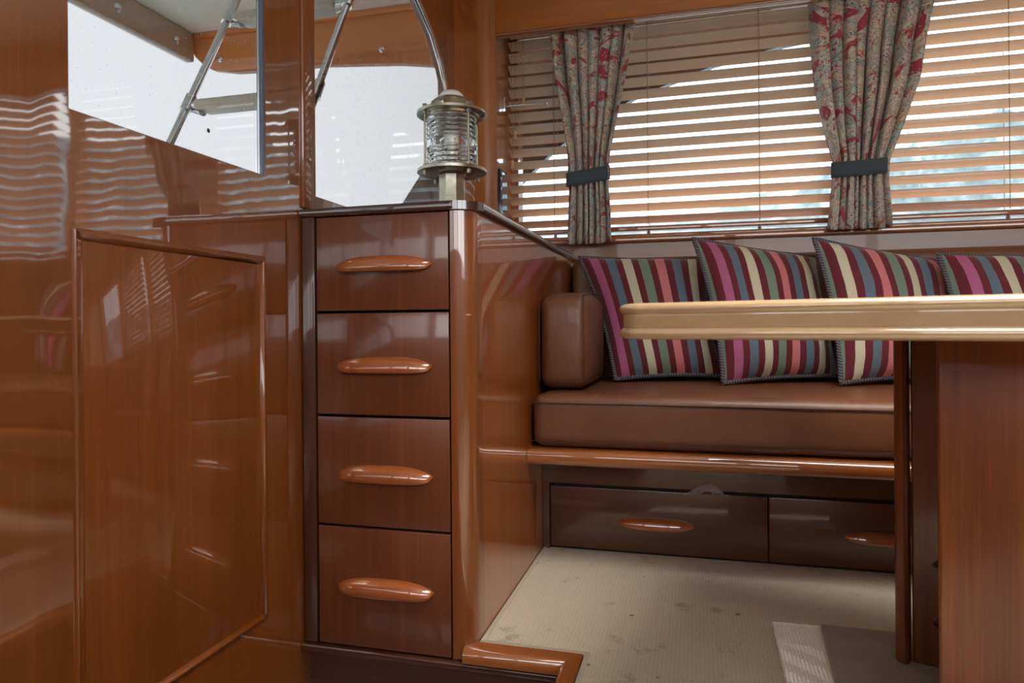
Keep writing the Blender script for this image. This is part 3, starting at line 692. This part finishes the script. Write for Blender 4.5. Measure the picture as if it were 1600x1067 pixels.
obj('front_panel', tbox(.425, 1.10, .215, .245, .022, .674, .006), M_ped, tb)
obj('end_panel', tbox(.440, .470, .245, .545, .022, .674), M_ped, tb)
obj('rear_panel', tbox(.375, 1.10, .572, .605, .0215, .674, .004), M_ped, tb)
pl = [(.345+.012*0, .60), (.345, .572)] 
bm = B(); pts = [TP(a_+PO, b_, 0) for a_, b_ in ((.345, .60), (.345, .575), (.350, .562), (.362, .556), (.368, .560), (.372, .575), (.372, .60))]#, TP(.345, .575, 0), TP(.350, .562, 0), TP(.362, .556, 0), TP(.368, .560, 0), TP(.372, .575, 0), TP(.372, .60, 0)]
prism(bm, [(p[0], p[1]) for p in pts], 'Z', .0215, .674); obj('fluted_edge', bm, M_ped, tb, smooth=50)
for zz in (.285, .185):
    p = TP(.415, .40, zz); 
    bm = B(); tube(bm, [TP(.444+PO, .40, zz), TP(.428+PO, .40, zz), TP(.418+PO, .392, zz-.012)], [.008, .006, .009], 10); obj('hinge_knob', bm, M_black, tb)
# grey base plate
pc = Vector((.27, 1.664, 0)); pe1 = Vector((cos(radians(-2)), sin(radians(-2)), 0)); pe2 = Vector((.060, 1, 0)).normalized()
bm = B(); q4 = [pc, pc+pe1*.80, pc+pe1*.80-pe2*.72, pc-pe2*.72]; prism(bm, [(p.x, p.y) for p in q4], 'Z', .0055, .021, bev=.0015)
bp_ = obj('base_plate', bm, M_plate); tag(bp_, 'flat grey plate lying on the carpet beneath the table pedestal', 'plate')
# crochet mat
cm = thing('crochet_mat', (.22, 1.4, 0.001), 'cream crochet lace mat sticking out from under the grey plate', 'mat')
bm = B(); nx, ny = 18, 70; x0, x1, y0, y1 = .168, .300, 1.165, 1.688
def mp(i, j):
    u, v = i/nx, j/ny; return Vector((x0+(x1-x0)*u + .006*(v-.5) + .0016*noise.noise((v*22, 0, 3))*(1-u), y0+(y1-y0)*v + .002*noise.noise((u*9, 1, 2)), .003+.0009*noise.noise((u*15, v*60, 1))))
for i in range(nx):
    for j in range(ny):
        cu, cv = (i+.5)/nx, (j+.5)/ny
        openw = (.5+.5*sin(cu*9+cv*38)) * (1 if cv < .80 else 0)
        h = .2 + .22*(openw > .45) + .05*noise.noise((i*.7, j*.7, 0))
        c4 = [mp(i, j), mp(i+1, j), mp(i+1, j+1), mp(i, j+1)]; c = sum(c4, Vector())/4
        o4 = [bm.verts.new(p) for p in c4]; i4 = [bm.verts.new(c + (p-c)*2*h + Vector((0, 0, .0005))) for p in c4]
        for k in range(4): bm.faces.new((o4[k], o4[(k+1) % 4], i4[(k+1) % 4], i4[k]))
bmesh.ops.remove_doubles(bm, verts=bm.verts, dist=2e-5)
me_ = obj('crochet_mesh', bm, M_lace, cm, smooth=0); sm = me_.modifiers.new('thick', 'SOLIDIFY'); sm.thickness = .0035; me_['kind'] = 'stuff'
bm = B(); tube(bm, [mp(0, j)+Vector((-.001+.0012*(j % 2), 0, 0)) for j in range(ny+1)] + [mp(i, ny) for i in range(1, nx+1)], .0024, 6); obj('hem', bm, M_lace, cm)

# ------------------------------------------------------------ ship lantern
LX, LY = -.669, 1.85
lan = thing('ship_lantern', (LX, LY, .970), 'round brass passage lantern with ribbed clear glass standing on the dark countertop', 'lantern')
obj('post', lathe(B(), [(.040, .9705), (.042, .975), (.042, .985), (.038, .995), (.038, 1.128), (.042, 1.132), (.046, 1.134)], LX, LY, 8, pi/8+YAW), M_brass, lan, smooth=30)
obj('lower_flange', lathe(B(), [(.03, 1.133), (.096, 1.133), (.0995, 1.135), (.0995, 1.143), (.096, 1.145), (.03, 1.146)], LX, LY, 56), M_brass, lan)
obj('upper_flange', lathe(B(), [(.05, 1.294), (.078, 1.294), (.080, 1.298), (.096, 1.298), (.0995, 1.300), (.0995, 1.307), (.096, 1.309), (.06, 1.312)], LX, LY, 56), M_brass, lan)
obj('cap', lathe(B(), [(.066, 1.311), (.064, 1.320), (.058, 1.336), (.046, 1.346), (.038, 1.349)], LX, LY, 48), M_brass, lan, smooth=60)
obj('top_lens', lathe(B(), [(.038, 1.3492), (.036, 1.357), (.028, 1.366), (.015, 1.372), (.002, 1.374)], LX, LY, 32), plain('frosted_lens', (.82, .86, .88), .25, coat=1.0), lan, smooth=60)
prof = []; nr = 11
for k in range(nr*6+1):
    s_ = k/(nr*6); z = 1.147+(1.293-1.147)*s_; ph_ = abs(sin(pi*k/6)); rib = ph_*.006
    if .36 < s_ < .55: rib = .0055 + .002*sin(pi*(s_-.36)/.19)
    prof.append((.0665+rib, z))
inner = [(.060, z) for _, z in reversed(prof[::6])]
bm = B(); rings = []; seg = 56
full = prof+inner
for r_, z in full: rings.append([bm.verts.new((LX+r_*cos(2*pi*k/seg), LY+r_*sin(2*pi*k/seg), z)) for k in range(seg)])
for i in range(len(rings)):
    a, b = rings[i], rings[(i+1) % len(rings)]
    for k in range(seg): bm.faces.new((a[k], a[(k+1) % seg], b[(k+1) % seg], b[k]))
obj('glass_lens', bm, M_lens, lan, smooth=60)
bm = B(); lathe(bm, [(.010, 1.147), (.012, 1.150), (.012, 1.175), (.009, 1.18)], LX, LY, 16); obj('bulb_holder', bm, M_brassd, lan)
bm = B(); lathe(bm, [(.008, 1.18), (.012, 1.19), (.021, 1.21), (.023, 1.225), (.018, 1.24), (.006, 1.248)], LX, LY, 20); obj('bulb', bm, plain('bulb_glass', (.9, .88, .82), .1, coat=1.0), lan, smooth=60)
for k in range(4):
    a = YAW + radians(-90+37+90*k); x, y = LX+.088*cos(a), LY+.088*sin(a)
    bm = B(); tube(bm, [(x, y, 1.120), (x, y, 1.318)], .0032, 8); rd = obj('rod', bm, M_brassd, lan)
    for z0, z1 in ((1.121, 1.1325), (1.1455, 1.151), (1.289, 1.2975), (1.3095, 1.318)):
        bm = B(); lathe(bm, [(.0068, z0), (.0068, z1)], x, y, 6); obj('nut', bm, M_brass, rd, smooth=20)
for k in range(5):
    a = YAW + radians(-90-18+72*k); x, y = LX+.066*cos(a), LY+.066*sin(a)
    bm = B(); box(bm, -.009, .009, -.012, .012, 1.3105, 1.328, bev=.003)
    for v in bm.verts: v.co = Vector((x+v.co.x*-sin(a)+v.co.y*cos(a), y+v.co.x*cos(a)+v.co.y*sin(a), v.co.z))
    obj('clamp_lug', bm, M_brass, lan)

# ------------------------------------------------------------ small fittings at the window corner
st = thing('window_stay', (-.70, 2.785, 1.62), 'chrome sliding stay bar with a small cross piece beside the blind pull cords', 'latch')
bm = B(); tube(bm, [(-.775, 2.775, 1.621), (-.585, 2.775, 1.617)], .0035, 8); obj('bar', bm, M_chrome, st)
obj('cross_piece', BX(-.776, -.762, 2.768, 2.782, 1.596, 1.656, bev=.002), M_chrome, st)
bm = B(); bmesh.ops.create_uvsphere(bm, u_segments=10, v_segments=8, radius=.007, matrix=Matrix.Translation((-.585, 2.775, 1.617))); obj('knob', bm, M_chrome, st)
mr_ = thing('wall_plaque', (-.772, 2.76, 1.1), 'narrow black framed glossy panel fixed on the corner post by the blind', 'panel')
obj('frame', BX(-.775, -.763, 2.70, 2.80, 1.075, 1.342, bev=.002), M_black, mr_)
obj('face', BX(-.764, -.7615, 2.712, 2.788, 1.088, 1.330), plain('dark_mirror', (.30, .33, .36), .08, 1.0), mr_)

# ------------------------------------------------------------ outside: hardtop, ladder, wing, shore
K = 1.175
ht = thing('hardtop_overhang', (-1.7, 1.0, 2.05), 'outside overhead hardtop with pale underside and teak edge boards, seen through the aft windows', 'roof')
obj('underside', BX(-2.65, -.935, -1.2, 3.172, 2.285, 2.33), M_white, ht, smooth=0)
obj('side_beam', BX(-2.655, -2.60, -1.2, 3.129, 2.13, 2.284, bev=.01), wood('weathered_beam', (.62, .44, .32), (.42, .29, .2), axis='Y', ior=1.5), ht)
bm = B(); pts = [(-2.66, 2.284), (-2.60, 2.16), (-2.54, 2.105), (-2.48, 2.076), (-2.35, 2.055), (-2.21, 2.048), (-1.8, 2.035), (-1.4, 2.0), (-1.18, 1.965), (-.94, 1.93), (-.94, 2.284)]
prism(bm, pts, 'Y', 3.13, 3.17, bev=.006); obj('edge_board', bm, M_outer, ht, smooth=30)
bm = B(); box(bm, -2.60, -.94, 3.118, 3.13, 2.255, 2.284, bev=.004); obj('cove_strip', bm, M_outer, ht)
for y in (2.35, 2.62, 3.0):
    bm = B(); tube(bm, [(-2.599, y, 2.20), (-2.588, y, 2.20)], [.022, .012], 12); obj('bolt', bm, M_chrome, ht, smooth=60)
for x, z in ((-2.44, 2.13), (-2.16, 2.09), (-1.5, 2.08)):
    bm = B(); tube(bm, [(x, 3.129, z), (x, 3.118, z)], [.016, .009], 12); obj('bolt', bm, M_chrome, ht, smooth=60)
ld = thing('boarding_ladder', (-1.45, 1.2, 0), 'chrome ladder with tan wrapped treads leaning outside the aft windows', 'ladder')
def ly(z): return 1.922 + (z-1.316)*.552
for x in (-1.70, -1.196):
    bm = B(); tube(bm, [(x, ly(0), 0), (x, ly(2.283), 2.283)], .0135, 16); obj('stile', bm, M_chrome, ld, smooth=60)
for z in (.30, .69, 1.08, 1.478, 1.875):
    y = ly(z); bm = B(); box(bm, -1.655, -1.241, y-.035, y+.055, z-.030, z+.004, bev=.012, seg=4); tr = obj('tread', bm, M_tread, ld, smooth=60)
    for x, s_ in ((-1.70, 1), (-1.196, -1)):
        bm = B(); tube(bm, [(x, ly(z-.03), z-.03), (x, ly(z+.03), z+.03)], .019, 16)
        tube(bm, [(x+s_*.006, y+.006, z-.010), (x+s_*.030, y+.008, z-.012), (x+s_*.050, y+.010, z-.013)], [.017, .024, .030], 14)
        obj('bracket', bm, M_chrome, tr, smooth=60)
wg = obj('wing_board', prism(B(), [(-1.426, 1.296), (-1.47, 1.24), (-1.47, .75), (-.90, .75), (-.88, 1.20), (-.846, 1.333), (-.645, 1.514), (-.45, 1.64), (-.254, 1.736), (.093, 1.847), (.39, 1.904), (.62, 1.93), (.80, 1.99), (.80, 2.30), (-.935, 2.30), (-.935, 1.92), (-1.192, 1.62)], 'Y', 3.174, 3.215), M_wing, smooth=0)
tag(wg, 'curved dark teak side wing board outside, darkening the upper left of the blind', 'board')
struct('aft_deck', BX(-4.5, XL-.05, -2, 3.2, -.05, 0), M_deck, smooth=0)
bm = B(); box(bm, -200, 200, -200, 200, -1.3, -1.2); struct('harbour_water', bm, M_water, smooth=0)
# wooded shore on the side of the side windows and astern
def shore(pts, name, seed):
    bm = B(); top = []; bot = []; N = 220; rows = []
    segs = []
    for i in range(N+1):
        s_ = i/N*(len(pts)-1); k = min(int(s_), len(pts)-2); f_ = s_-k
        p = Vector(pts[k]).lerp(Vector(pts[k+1]), f_); h = p.z*(1+.22*noise.noise((i*.13, seed, 0))+.10*noise.noise((i*.6, seed, 4))) 
        out = Vector((p.x, p.y, 0)).normalized()
        rows.append([bm.verts.new((p.x, p.y, -1.2)), bm.verts.new((p.x+out.x*2, p.y+out.y*2, h*.45+.8*noise.noise((i*.5, 1, seed)))), bm.verts.new((p.x+out.x*6, p.y+out.y*6, h*.8+.8*noise.noise((i*.5, 2, seed)))), bm.verts.new((p.x+out.x*9, p.y+out.y*9, h)), bm.verts.new((p.x+out.x*20, p.y+out.y*20, -1.2))])
    for a, b in zip(rows, rows[1:]):
        for j in range(4): bm.faces.new((a[j], a[j+1], b[j+1], b[j]))
    return struct(name, bm, M_hill, smooth=60)
shore([(-62, 80, 9), (-62, 96, 21), (-60, 104, 22), (-58, 125, 20), (-30, 60, 7), (-10, 58, 9), (8, 56, 13), (14, 56, 15.5), (20, 56, 17), (45, 50, 19), (70, 30, 18), (85, 0, 15)], 'wooded_shore', 3)
